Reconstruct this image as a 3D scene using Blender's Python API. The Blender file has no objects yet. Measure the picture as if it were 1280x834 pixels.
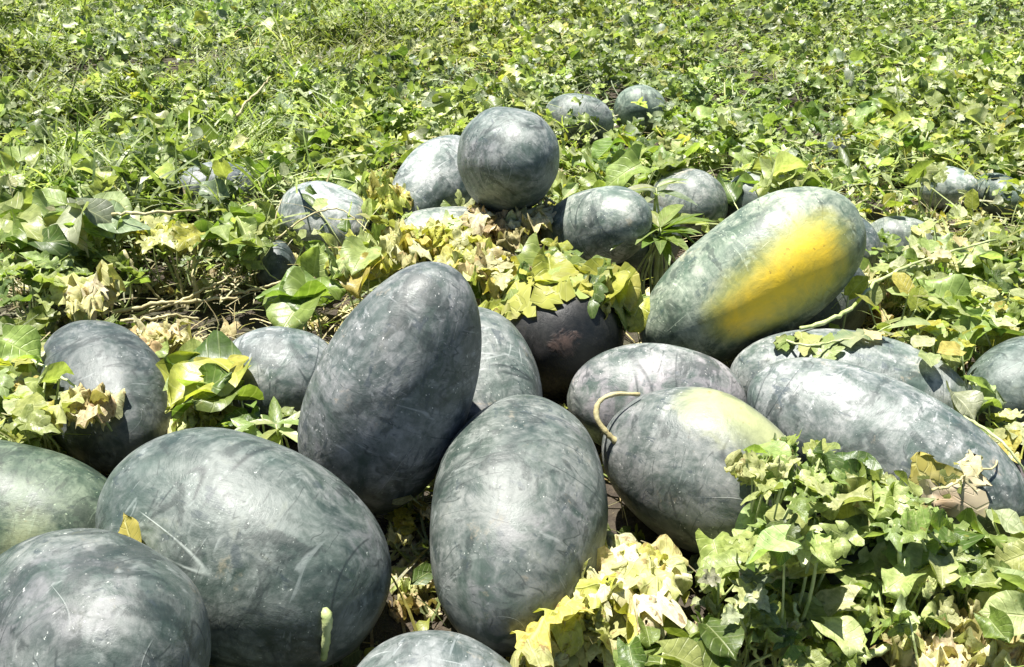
import bpy, math, random
import numpy as np
from mathutils import Vector, Matrix

random.seed(7)
rng = np.random.default_rng(7)
scn = bpy.context.scene
COL = scn.collection

# ------------------------------------------------------------------ camera, sky, sun, exposure
CAM_H, CAM_P, CAM_F = 0.95, math.radians(26.0), 1150.0
cam_d = bpy.data.cameras.new('camera')
cam_d.sensor_width = 36.0
cam_d.lens = 36.0 * CAM_F / 1280.0
cam_d.clip_end = 400.0
cam = bpy.data.objects.new('camera', cam_d)
COL.objects.link(cam)
cam.location = (0, 0, CAM_H)
cam.rotation_euler = (math.pi / 2 - CAM_P, 0, 0)
scn.camera = cam

SUN_DIR = Vector((-0.20, 0.12, 0.95)).normalized()      # towards the sun
world = bpy.data.worlds.new('World')
scn.world = world
world.use_nodes = True
wn = world.node_tree.nodes
sky = wn.new('ShaderNodeTexSky')
sky.sky_type = 'NISHITA'
sky.sun_disc = False
sky.sun_elevation = math.asin(SUN_DIR.z)
sky.sun_rotation = math.atan2(SUN_DIR.x, SUN_DIR.y)
sky.air_density = 0.8
sky.dust_density = 0.4
world.node_tree.links.new(sky.outputs[0], wn['Background'].inputs[0])
wn['Background'].inputs[1].default_value = 0.05

sun_d = bpy.data.lights.new('sun', 'SUN')
sun_d.energy = 5.0
sun_d.angle = math.radians(0.5)
sun_d.color = (1.0, 0.965, 0.90)
sun = bpy.data.objects.new('sun', sun_d)
COL.objects.link(sun)
sun.rotation_euler = SUN_DIR.to_track_quat('Z', 'Y').to_euler()
sun.location = (0, 0, 6)

scn.view_settings.view_transform = 'Standard'
scn.view_settings.look = 'None'
scn.view_settings.gamma = 1.0
scn.view_settings.exposure = 1.55

# ------------------------------------------------------------------ small maths helpers
FW = np.array([0, math.cos(CAM_P), -math.sin(CAM_P)])
UP = np.array([0, math.sin(CAM_P), math.cos(CAM_P)])
RT = np.array([1.0, 0, 0])
CAMP = np.array([0, 0, CAM_H])

def ray(u, v):
    d = FW + RT * (u - 640) / CAM_F - UP * (v - 417) / CAM_F
    return d / np.linalg.norm(d)

def at_height(u, v, z):
    d = ray(u, v)
    return CAMP + d * ((z - CAM_H) / d[2])

def vnoise(x, y, s, seed):
    """smooth 2-D value noise, 0..1, feature size s metres"""
    g = np.random.default_rng(seed).random((64, 64))
    fx, fy = np.asarray(x) / s, np.asarray(y) / s
    ix, iy = np.floor(fx).astype(int), np.floor(fy).astype(int)
    tx, ty = fx - ix, fy - iy
    tx, ty = tx * tx * (3 - 2 * tx), ty * ty * (3 - 2 * ty)
    a = g[ix % 64, iy % 64]; b = g[(ix + 1) % 64, iy % 64]
    c = g[ix % 64, (iy + 1) % 64]; d = g[(ix + 1) % 64, (iy + 1) % 64]
    return (a * (1 - tx) + b * tx) * (1 - ty) + (c * (1 - tx) + d * tx) * ty

MOUNDS = [(-0.455, 0.77, 0.085, 0.075), (-0.24, 1.20, 0.065, 0.09), (0.40, 1.76, 0.05, 0.09), (-0.36, 1.0, 0.04, 0.12),
          (0.0, 1.08, 0.035, 0.10), (0.16, 2.12, 0.08, 0.09), (-0.25, 2.72, 0.05, 0.12), (0.62, 1.25, 0.03, 0.12)]

def ground_z(x, y):
    x = np.asarray(x, float); y = np.asarray(y, float)
    z = -0.045 + 0.02 * (vnoise(x, y, 0.5, 3) - 0.5) + 0.012 * (vnoise(x, y, 0.12, 4) - 0.5)
    for mx, my, h, s in MOUNDS:
        z = z + h * np.exp(-((x - mx) ** 2 + (y - my) ** 2) / (2 * s * s)) * 0.9
    return z

# ------------------------------------------------------------------ object helpers
def link(o, parent=None):
    COL.objects.link(o)
    if parent is not None:
        o.parent = parent
    return o

def tag(o, label=None, cat=None, group=None, kind=None):
    if label: o['label'] = label
    if cat: o['category'] = cat
    if group: o['group'] = group
    if kind: o['kind'] = kind
    return o

def mesh_from(name, verts, faces, mat=None, smooth=True):
    me = bpy.data.meshes.new(name)
    me.from_pydata([tuple(map(float, v)) for v in verts], [], [tuple(map(int, f)) for f in faces])
    if smooth:
        me.polygons.foreach_set('use_smooth', [True] * len(me.polygons))
    if mat: me.materials.append(mat)
    me.update()
    return me

def empty(name, loc):
    e = bpy.data.objects.new(name, None)
    e.empty_display_size = 0.02
    COL.objects.link(e)
    e.location = [float(c) for c in loc]
    return e

def tube_geo(pts, radii, sides=6, base=0):
    """verts, faces of a closed tube along pts"""
    pts = [np.asarray(p, float) for p in pts]
    V, Fc = [], []
    prev = None
    for i, p in enumerate(pts):
        t = pts[min(i + 1, len(pts) - 1)] - pts[max(i - 1, 0)]
        t = t / (np.linalg.norm(t) + 1e-9)
        ref = prev if prev is not None else (np.array([1.0, 0, 0]) if abs(t[0]) < .8 else np.array([0, 1.0, 0]))
        n = ref - t * ref.dot(t); n /= np.linalg.norm(n) + 1e-9
        prev = n
        b = np.cross(t, n)
        r = radii[i] if hasattr(radii, '__len__') else radii
        for k in range(sides):
            a = 2 * math.pi * k / sides
            V.append(p + r * (math.cos(a) * n + math.sin(a) * b))
    for i in range(len(pts) - 1):
        for k in range(sides):
            k2 = (k + 1) % sides
            Fc.append((base + i * sides + k, base + i * sides + k2, base + (i + 1) * sides + k2, base + (i + 1) * sides + k))
    Fc.append(tuple(base + k for k in reversed(range(sides))))
    Fc.append(tuple(base + (len(pts) - 1) * sides + k for k in range(sides)))
    return V, Fc

def spline(pts, n=8):
    """Catmull-Rom through pts"""
    P = [np.asarray(p, float) for p in pts]
    P = [2 * P[0] - P[1]] + P + [2 * P[-1] - P[-2]]
    out = []
    for i in range(1, len(P) - 2):
        for k in range(n):
            t = k / n
            a, b, c, d = P[i - 1], P[i], P[i + 1], P[i + 2]
            out.append(0.5 * ((2 * b) + (c - a) * t + (2 * a - 5 * b + 4 * c - d) * t * t + (3 * b - a - 3 * c + d) * t ** 3))
    out.append(P[-2])
    return out

# ------------------------------------------------------------------ node helpers
class NT:
    def __init__(self, name):
        self.m = bpy.data.materials.new(name)
        self.m.use_nodes = True
        self.t = self.m.node_tree
        self.n = self.t.nodes
        self.bsdf = self.n['Principled BSDF']
        self.out = self.n['Material Output']
    def node(self, typ, **kw):
        nd = self.n.new(typ)
        for k, v in kw.items(): setattr(nd, k, v)
        return nd
    def set(self, sock, val):
        if hasattr(val, 'is_linked') or isinstance(val, bpy.types.NodeSocket): self.t.links.new(val, sock)
        elif isinstance(val, (tuple, list)) and len(val) == 3 and sock.type == 'RGBA': sock.default_value = (*val, 1)
        else: sock.default_value = val
    def math(self, op, a, b=0.0, c=None, clamp=False):
        nd = self.node('ShaderNodeMath', operation=op, use_clamp=clamp)
        self.set(nd.inputs[0], a); self.set(nd.inputs[1], b)
        if c is not None: self.set(nd.inputs[2], c)
        return nd.outputs[0]
    def vmath(self, op, a, b):
        nd = self.node('ShaderNodeVectorMath', operation=op)
        self.set(nd.inputs[0], a); self.set(nd.inputs[1], b)
        return nd.outputs[0]
    def mix(self, f, a, b, mode='MIX'):
        nd = self.node('ShaderNodeMix', data_type='RGBA', blend_type=mode)
        nd.clamp_factor = True
        self.set(nd.inputs[0], f); self.set(nd.inputs[6], a); self.set(nd.inputs[7], b)
        return nd.outputs[2]
    def noise(self, vec, scale, detail=4, rough=.55, dist=0.0):
        nd = self.node('ShaderNodeTexNoise')
        self.set(nd.inputs['Vector'], vec)
        nd.inputs['Scale'].default_value = scale; nd.inputs['Detail'].default_value = detail
        nd.inputs['Roughness'].default_value = rough; nd.inputs['Distortion'].default_value = dist
        return nd.outputs[0]
    def smooth(self, v, lo, hi):
        nd = self.node('ShaderNodeMapRange', interpolation_type='SMOOTHSTEP')
        self.set(nd.inputs[0], v); nd.inputs[1].default_value = lo; nd.inputs[2].default_value = hi
        return nd.outputs[0]
    def bump(self, h, strength, dist=.01):
        nd = self.node('ShaderNodeBump')
        nd.inputs['Strength'].default_value = strength; nd.inputs['Distance'].default_value = dist
        self.set(nd.inputs['Height'], h)
        return nd.outputs[0]

# ------------------------------------------------------------------ materials
def rind_material():
    n = NT('melon_rind')
    tc = n.node('ShaderNodeTexCoord').outputs['Object']
    oi = n.node('ShaderNodeObjectInfo')
    off = n.math('MULTIPLY', oi.outputs['Random'], 57.0)
    comb = n.node('ShaderNodeCombineXYZ')
    for i in range(3): n.set(comb.inputs[i], off)
    co = n.vmath('ADD', tc, comb.outputs[0])
    streak = n.vmath('MULTIPLY', co, (1.0, 1.0, 0.28))
    cross = n.vmath('MULTIPLY', co, (0.4, 0.4, 1.6))
    n1 = n.noise(co, 9.0, 8, .68, 1.3)
    n2 = n.noise(streak, 16.0, 4, .6, .8)
    n3 = n.noise(co, 13.0, 3, .55, 1.2)
    n4 = n.noise(cross, 14.0, 4, .6, 2.2)
    dust = n.noise(co, 160.0, 3, .7)
    grain = n.noise(co, 58.0, 6, .75, .5)
    patch = n.noise(co, 22.0, 4, .65, 1.4)
    base = n.mix(n.smooth(n2, .32, .70), (.015, .026, .022), (.058, .074, .064))
    # the fruit's own faint darker stripes, running end to end
    sx = n.node('ShaderNodeSeparateXYZ'); n.set(sx.inputs[0], tc)
    ang = n.math('ARCTAN2', sx.outputs[0], sx.outputs[1])
    st = n.math('SINE', n.math('MULTIPLY_ADD', ang, 11.0, n.math('MULTIPLY', n.noise(streak, 20.0, 4, .7, 1.0), 9.0)))
    base = n.mix(n.math('MULTIPLY', n.smooth(st, .1, .9), .55), base, (.022, .036, .027))
    bloom = n.math('MULTIPLY', n.smooth(n.math('MULTIPLY_ADD', n.math('SUBTRACT', patch, .5), .55, n1), .32, .68), n.math('MULTIPLY_ADD', n.smooth(grain, .28, .70), .70, .30))
    col = n.mix(n.math('MULTIPLY', bloom, .90), base, (.175, .177, .168))
    lav = n.smooth(n.noise(co, 4.5, 2, .5, .6), .52, .68)
    col = n.mix(n.math('MULTIPLY', n.math('MULTIPLY', lav, n.smooth(patch, .35, .6)), .40), col, (.155, .136, .152))
    brush = n.smooth(n4, .54, .72)
    col = n.mix(n.math('MULTIPLY', n.math('MULTIPLY', brush, n.smooth(grain, .38, .6)), .40), col, (.27, .28, .265))
    bruise = n.smooth(n.math('MULTIPLY_ADD', n.math('SUBTRACT', grain, .5), .55, n3), .535, .655)
    col = n.mix(n.math('MULTIPLY', bruise, .72), col, (.012, .018, .016))
    soil = n.math('MULTIPLY', n.smooth(n.noise(co, 10.0, 6, .72, .6), .60, .68), n.smooth(grain, .4, .6))
    col = n.mix(n.math('MULTIPLY', soil, .6), col, (.20, .165, .115))
    # rubbed scratches: thin ridges of a warped noise, kept to patches
    rid = n.noise(streak, 7.0, 1, .4, .7)
    line = n.math('SUBTRACT', 1.0, n.smooth(n.math('ABSOLUTE', n.math('SUBTRACT', rid, .5)), .0, .0045))
    mask = n.smooth(n.noise(co, 9.0, 2, .5), .54, .64)
    scr = n.math('MULTIPLY', line, mask)
    col = n.mix(n.math('MULTIPLY', scr, .45), col, (.34, .35, .33))
    rid2 = n.noise(cross, 6.0, 1, .4, .8)
    line2 = n.math('SUBTRACT', 1.0, n.smooth(n.math('ABSOLUTE', n.math('SUBTRACT', rid2, .5)), .0, .013))
    mask2 = n.math('SUBTRACT', 1.0, n.smooth(n.noise(co, 8.0, 2, .5), .42, .54))
    col = n.mix(n.math('MULTIPLY', n.math('MULTIPLY', line2, mask2), .75), col, (.008, .012, .012))
    rid3 = n.noise(n.vmath('MULTIPLY', co, (.7, .7, 2.2)), 9.0, 2, .5, .6)
    line3 = n.math('SUBTRACT', 1.0, n.smooth(n.math('ABSOLUTE', n.math('SUBTRACT', rid3, .47)), .0, .012))
    col = n.mix(n.math('MULTIPLY', n.math('MULTIPLY', line3, n.smooth(patch, .46, .58)), .7), col, (.010, .015, .014))
    # fine net of veins in the rind
    warp = n.node('ShaderNodeTexNoise'); n.set(warp.inputs['Vector'], co); warp.inputs['Scale'].default_value = 26.0
    wv = n.vmath('ADD', n.vmath('MULTIPLY', co, (1, 1, .4)), n.vmath('MULTIPLY', warp.outputs[1], (.035, .035, .035)))
    vor = n.node('ShaderNodeTexVoronoi', feature='DISTANCE_TO_EDGE'); n.set(vor.inputs['Vector'], wv); vor.inputs['Scale'].default_value = 34.0
    net = n.math('SUBTRACT', 1.0, n.smooth(vor.outputs['Distance'], .0, .10))
    col = n.mix(n.math('MULTIPLY', n.math('MULTIPLY', net, n.smooth(n4, .35, .6)), .45), col, (.016, .026, .021))
    n5 = n.noise(cross, 38.0, 3, .6, 1.2)
    col = n.mix(n.math('MULTIPLY', n.smooth(n5, .62, .74), .22), col, (.40, .41, .40))
    n6 = n.noise(streak, 42.0, 3, .65, 1.0)
    col = n.mix(n.math('MULTIPLY', n.math('MULTIPLY', n.smooth(n6, .58, .66), n.smooth(n4, .42, .55)), .7), col, (.025, .034, .038))
    speck = n.smooth(n.noise(co, 230.0, 2, .6), .66, .74)
    col = n.mix(n.math('MULTIPLY', n.math('MULTIPLY', speck, n.smooth(n4, .45, .6)), .7), col, (.46, .46, .42))
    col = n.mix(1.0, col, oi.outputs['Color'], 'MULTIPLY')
    # pale / yellow patch where the fruit lay on the soil
    sp = n.node('ShaderNodeAttribute', attribute_name='spot').outputs['Color']
    sep = n.node('ShaderNodeSeparateColor'); n.set(sep.inputs[0], sp)
    wob = n.math('ADD', n.math('MULTIPLY_ADD', n.math('SUBTRACT', n1, .5), .55, sep.outputs[0]), n.math('MULTIPLY', n.math('SUBTRACT', patch, .5), .45))
    outer = n.smooth(wob, .06, .62)
    core = n.smooth(wob, .40, 1.10)
    kind = sep.outputs[1]
    ycol = n.mix(kind, (.84, .56, .018), (.42, .43, .20))
    hcol = n.mix(kind, (.30, .30, .06), (.24, .26, .13))
    col = n.mix(n.math('MULTIPLY', outer, .85), col, hcol)
    col = n.mix(n.math('MULTIPLY', core, .95), col, ycol)
    fleck = n.smooth(n.noise(co, 75.0, 3, .6), .64, .72)
    col = n.mix(n.math('MULTIPLY', n.math('MULTIPLY', fleck, outer), .6), col, (.20, .13, .03))
    # corky brown blossom end
    scar = n.smooth(n.math('MULTIPLY_ADD', n.math('SUBTRACT', n3, .5), .9, n.math('MULTIPLY_ADD', n.math('SUBTRACT', patch, .5), 1.2, sep.outputs[2])), .40, .75)
    col = n.mix(n.math('MULTIPLY', scar, n.smooth(patch, .30, .62)), col, (.085, .055, .042))
    n.set(n.bsdf.inputs['Base Color'], col)
    rough = n.math('ADD', n.math('MULTIPLY_ADD', bloom, .22, .36), n.math('MULTIPLY', grain, .20))
    n.set(n.bsdf.inputs['Roughness'], rough)
    n.bsdf.inputs['Specular IOR Level'].default_value = .5
    h = n.math('ADD', n.math('MULTIPLY', n1, 1.0), n.math('ADD', n.math('MULTIPLY', scr, .25), n.math('MULTIPLY', grain, .22)))
    h = n.math('ADD', h, n.math('MULTIPLY', scar, .5))
    h = n.math('ADD', h, n.math('MULTIPLY', dust, .06))
    n.set(n.bsdf.inputs['Normal'], n.bump(h, .35, .006))
    return n.m

def leaf_material(name, stuff, withered=False):
    n = NT(name)
    if stuff:
        basec = n.node('ShaderNodeAttribute', attribute_name='tint').outputs['Color']
    else:
        basec = n.node('ShaderNodeObjectInfo').outputs['Color']
    uv = n.node('ShaderNodeUVMap', uv_map='leaf').outputs[0]
    sep = n.node('ShaderNodeSeparateXYZ'); n.set(sep.inputs[0], uv)
    au = n.math('ABSOLUTE', n.math('MULTIPLY_ADD', sep.outputs[0], 2.0, -1.0))
    vv = sep.outputs[1]
    tc = n.node('ShaderNodeTexCoord').outputs['Object'] if not stuff else n.node('ShaderNodeNewGeometry').outputs['Position']
    nz = n.noise(tc, 4.0 if not stuff else 40.0, 4, .6, .5)
    nf = n.noise(tc, 18.0 if not stuff else 200.0, 2, .6)
    mid = n.math('SUBTRACT', 1.0, n.smooth(au, .02, .075))
    side = n.math('FRACT', n.math('SUBTRACT', n.math('MULTIPLY', vv, 6.0), n.math('MULTIPLY', au, 1.8)))
    sv = n.math('SUBTRACT', 1.0, n.smooth(n.math('ABSOLUTE', n.math('SUBTRACT', side, .5)), .02, .10))
    vein = n.math('MAXIMUM', mid, n.math('MULTIPLY', sv, .55))
    dark = n.mix(1.0, basec, (.62, .66, .5), 'MULTIPLY')
    lite = n.mix(1.0, basec, (1.3, 1.28, 1.25), 'MULTIPLY')
    col = n.mix(n.smooth(nz, .3, .7), dark, lite)
    col = n.mix(n.math('MULTIPLY', vein, .55), col, n.mix(.55, lite, (.50, .52, .26)))
    if withered:
        br = n.smooth(nz, .54, .66)
        col = n.mix(n.math('MULTIPLY', br, .80), col, (.16, .095, .035))
        col = n.mix(n.math('MULTIPLY', n.smooth(nf, .5, .75), .35), col, (.52, .47, .26))
    else:
        br = n.smooth(n.noise(tc, 2.6 if not stuff else 30.0, 3, .6, 1.0), .64, .72)
        col = n.mix(n.math('MULTIPLY', br, .6), col, (.30, .25, .06))
    n.set(n.bsdf.inputs['Base Color'], col)
    n.bsdf.inputs['Roughness'].default_value = .42 if not withered else .7
    n.bsdf.inputs['Specular IOR Level'].default_value = .5 if not withered else .25
    h = n.math('ADD', n.math('MULTIPLY', vein, -.6), n.math('MULTIPLY', nz, .8))
    n.set(n.bsdf.inputs['Normal'], n.bump(h, .5, .004))
    tr = n.node('ShaderNodeBsdfTranslucent')
    tcol = n.mix(1.0, col, (1.18, 1.30, .55), 'MULTIPLY')
    n.set(tr.inputs[0], tcol)
    ms = n.node('ShaderNodeMixShader')
    ms.inputs[0].default_value = .42 if not withered else .25
    n.t.links.new(n.bsdf.outputs[0], ms.inputs[1]); n.t.links.new(tr.outputs[0], ms.inputs[2])
    n.t.links.new(ms.outputs[0], n.out.inputs[0])
    return n.m

def stem_material(name, c1, c2, rough=.55):
    n = NT(name)
    tc = n.node('ShaderNodeTexCoord').outputs['Object']
    col = n.mix(n.smooth(n.noise(tc, 30.0, 3, .6), .3, .7), c1, c2)
    n.set(n.bsdf.inputs['Base Color'], col)
    n.bsdf.inputs['Roughness'].default_value = rough
    n.set(n.bsdf.inputs['Normal'], n.bump(n.noise(tc, 120.0, 2), .4, .003))
    return n.m

def soil_material():
    n = NT('soil')
    p = n.node('ShaderNodeNewGeometry').outputs['Position']
    a = n.noise(p, 3.0, 5, .6, .6); b = n.noise(p, 26.0, 5, .65); c = n.noise(p, 120.0, 3, .7)
    col = n.mix(n.smooth(b, .3, .7), (.020, .014, .009), (.062, .046, .030))
    col = n.mix(n.math('MULTIPLY', n.smooth(c, .60, .74), .6), col, (.20, .16, .09))
    col = n.mix(n.math('MULTIPLY', n.math('MULTIPLY', n.smooth(a, .42, .6), n.smooth(b, .4, .6)), .6), col, (.030, .042, .014))
    n.set(n.bsdf.inputs['Base Color'], col)
    n.bsdf.inputs['Roughness'].default_value = .95
    h = n.math('ADD', b, n.math('MULTIPLY', c, .4))
    n.set(n.bsdf.inputs['Normal'], n.bump(h, .9, .02))
    return n.m

RIND = rind_material()
LEAF = leaf_material('leaf_green', False)
WITHER = leaf_material('leaf_withered', False, True)
LEAF_S = leaf_material('foliage_green', True)
WITHER_S = leaf_material('litter_dry', True, True)
STEM = stem_material('stem_green', (.24, .30, .10), (.46, .50, .24))
STEM_DRY = stem_material('stem_dry', (.26, .22, .10), (.46, .42, .23), .75)
SOIL = soil_material()

# ------------------------------------------------------------------ ground
ax_ = np.sinh(np.linspace(-4.6, 4.6, 261)) / math.sinh(4.6) * 60.0
ay_ = ax_ + 1.4
gx, gy = np.meshgrid(ax_, ay_, indexing='xy')
gz = ground_z(gx, gy)
N_ = len(ax_)
gv = np.stack([gx.ravel(), gy.ravel(), gz.ravel()], 1)
idx = np.arange(N_ * N_).reshape(N_, N_)
gf = np.stack([idx[:-1, :-1].ravel(), idx[:-1, 1:].ravel(), idx[1:, 1:].ravel(), idx[1:, :-1].ravel()], 1)
ground = link(bpy.data.objects.new('ground', mesh_from('ground', gv, gf, SOIL)))
tag(ground, kind='structure')

# ------------------------------------------------------------------ watermelons
# name: centre x y z, radius, half length, axis x y z
MEL = {
'A': (-0.470,0.741,0.207,0.123,0.204,0.675,-0.552,0.490),
'B': (-0.767,1.122,0.083,0.123,0.198,0.971,-0.240,0.000),
'C': (-0.361,0.987,0.149,0.144,0.209,0.893,-0.376,-0.246),
'D': (-0.186,1.246,0.244,0.124,0.218,0.412,0.083,0.907),
'E': (-0.073,1.461,0.119,0.128,0.186,0.287,-0.913,-0.291),
'F': (0.100,1.752,0.097,0.137,0.157,0.05,-0.97,0.200),
'G': (0.012,1.089,0.130,0.126,0.220,0.112,0.976,0.186),
'H': (0.271,1.497,0.073,0.113,0.168,0.985,-0.174,0.000),
'I': (0.300,1.241,0.103,0.123,0.168,0.776,-0.631,0.000),
'J': (0.494,1.772,0.206,0.139,0.256,0.811,0.061,0.581),
'K': (0.639,1.536,0.077,0.117,0.218,0.954,-0.298,0.000),
'L': (0.600,1.266,0.126,0.112,0.230,0.797,-0.564,-0.215),
'M': (-0.775,1.527,0.078,0.114,0.200,0.591,-0.789,-0.168),
'N': (-0.461,1.604,0.065,0.105,0.127,0.985,-0.171,0.000),
'O': (-0.008,2.315,0.316,0.131,0.190,0.243,-0.936,0.256),
'P': (-0.220,2.668,0.141,0.124,0.199,0.460,0.846,0.271),
'Q': (-0.174,2.347,0.069,0.109,0.186,0.970,0.244,0.000),
'R': (0.206,2.201,0.169,0.101,0.177,0.592,-0.682,0.430),
'T': (0.343,2.396,0.062,0.102,0.163,0.656,0.754,0.000),
'U': (0.542,2.724,0.066,0.106,0.127,0.565,-0.825,0.000),
'V': (0.765,2.773,0.055,0.095,0.106,1.000,0.000,0.000),
'W': (0.269,3.770,0.075,0.115,0.150,0.933,-0.360,0.000),
'X': (0.559,4.038,0.065,0.105,0.115,1.000,-0.000,0.000),
'Y': (-0.533,2.512,0.075,0.115,0.166,0.737,-0.676,0.000),
'Z': (-0.967,2.887,0.054,0.094,0.138,0.816,0.578,-0.000),
'AA': (-0.636,2.301,0.030,0.056,0.088,0.285,-0.903,-0.321),
'AB': (0.880,2.345,0.060,0.100,0.128,0.288,-0.958,0.000),
'AC': (1.104,2.450,0.037,0.077,0.109,0.964,-0.266,0.000),
'AD': (1.446,2.971,0.041,0.069,0.101,0.654,-0.724,0.221),
'AE': (1.602,2.924,0.031,0.071,0.103,0.284,-0.959,0.021),
'AF': (1.002,1.540,0.095,0.095,0.159,0.879,0.476,0.000),
'AG': (-0.089,0.796,0.054,0.094,0.115,0.978,-0.210,0.000),
'AH': (1.299,3.595,0.008,0.048,0.058,1.000,0.000,0.000),
'AI': (0.512,1.031,0.046,0.086,0.112,1.000,0.000,0.000),
'LB': (0.834,1.265,0.027,0.067,0.081,0.946,-0.325,0.000),
'JB': (0.700,1.950,0.072,0.115,0.145,0.700,0.714,0.000),
}
MEL = {k: (np.array(v[:3]), v[3], v[4], np.array(v[5:]) / np.linalg.norm(v[5:])) for k, v in MEL.items()}

def mel_w(P, m):
    c, r, a, ax = m
    q = P - c; t = q @ ax
    return np.sqrt(((q ** 2).sum(-1) - t * t) / r ** 2 + t * t / a ** 2)

def mel_hit(k, u, v):
    """point and outward normal where the sight line meets melon k"""
    c, r, a, ax = MEL[k]
    d = ray(u, v)
    S = lambda q: q / r + ax * (q @ ax) * (1 / a - 1 / r)
    o = S(CAMP - c); e = S(d)
    A_, B_, C_ = e @ e, 2 * o @ e, o @ o - 1
    D_ = max(B_ * B_ - 4 * A_ * C_, 0)
    p = CAMP + d * ((-B_ - math.sqrt(D_)) / (2 * A_))
    q = p - c
    nrm = q / r ** 2 + ax * (q @ ax) * (1 / a ** 2 - 1 / r ** 2)
    return p, nrm / np.linalg.norm(nrm)

def blocks_melon(P, slack=.97):
    """for points P: index mask of points that stand in front of some melon, with that melon's key"""
    out = np.full(len(P), '', dtype=object)
    d = P - CAMP; dist = np.linalg.norm(d, axis=1); d = d / dist[:, None]
    for k, (c, r, a, ax) in MEL.items():
        r2, a2 = r * slack, a * slack
        o = CAMP - c
        So = o / r2 + ax * (o @ ax) * (1 / a2 - 1 / r2)
        Sd = d / r2 + np.outer(d @ ax, ax) * (1 / a2 - 1 / r2)
        A_ = (Sd ** 2).sum(1); B_ = 2 * Sd @ So; C_ = So @ So - 1
        hit = (B_ * B_ - 4 * A_ * C_ > 0) & (np.linalg.norm(c - CAMP) > dist - .02)
        out[hit] = k
    return out

TAPER = {'F': .0, 'K': .0, 'L': .0, 'D': -.13, 'G': -.05, 'C': .03}
def make_rind(k, seed):
    c, r, a, ax = MEL[k]
    nu, nv = 56, 36
    rs = np.random.default_rng(seed)
    ph = rs.random(8) * 6.28
    V = []
    for j in range(nv + 1):
        th = math.pi * j / nv
        z = -math.cos(th); s = math.sin(th)
        s2 = s ** 0.93; z2 = math.copysign(abs(z) ** 1.0, z)
        for i in range(nu):
            p = 2 * math.pi * i / nu
            dent = 1 + .028 * math.sin(2 * p + ph[0] + 1.4 * z) + .018 * math.sin(3 * p + ph[1] - 2.3 * z) + .016 * math.sin(2.4 * z + ph[2]) \
                + .007 * math.sin(9 * p + ph[3] + .6 * z) * s + .010 * math.sin(5 * z + p + ph[4]) + .006 * math.sin(7 * z - 4 * p + ph[7])
            if k in ('F', 'K', 'L'): dent = 1 + (dent - 1) * .35
            taper = 1 + TAPER.get(k, .075 * math.sin(ph[5])) * z
            V.append((r * s2 * dent * taper * math.cos(p), r * s2 * dent * taper * math.sin(p), a * z2 * (1 + .008 * math.sin(p + ph[6]))))
            if j in (0, nv): break
    Fc = []
    def vi(j, i):
        if j == 0: return 0
        if j == nv: return 1 + (nv - 1) * nu
        return 1 + (j - 1) * nu + i % nu
    for j in range(nv):
        for i in range(nu):
            if j == 0: Fc.append((vi(0, 0), vi(1, i + 1), vi(1, i)))
            elif j == nv - 1: Fc.append((vi(j, i), vi(j, i + 1), vi(nv, 0)))
            else: Fc.append((vi(j, i), vi(j, i + 1), vi(j + 1, i + 1), vi(j + 1, i)))
    return np.array(V), Fc

def mel_rot(k):
    """rotation whose local Z is the melon's axis"""
    ax = Vector(MEL[k][3])
    return ax.to_track_quat('Z', 'Y')

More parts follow.
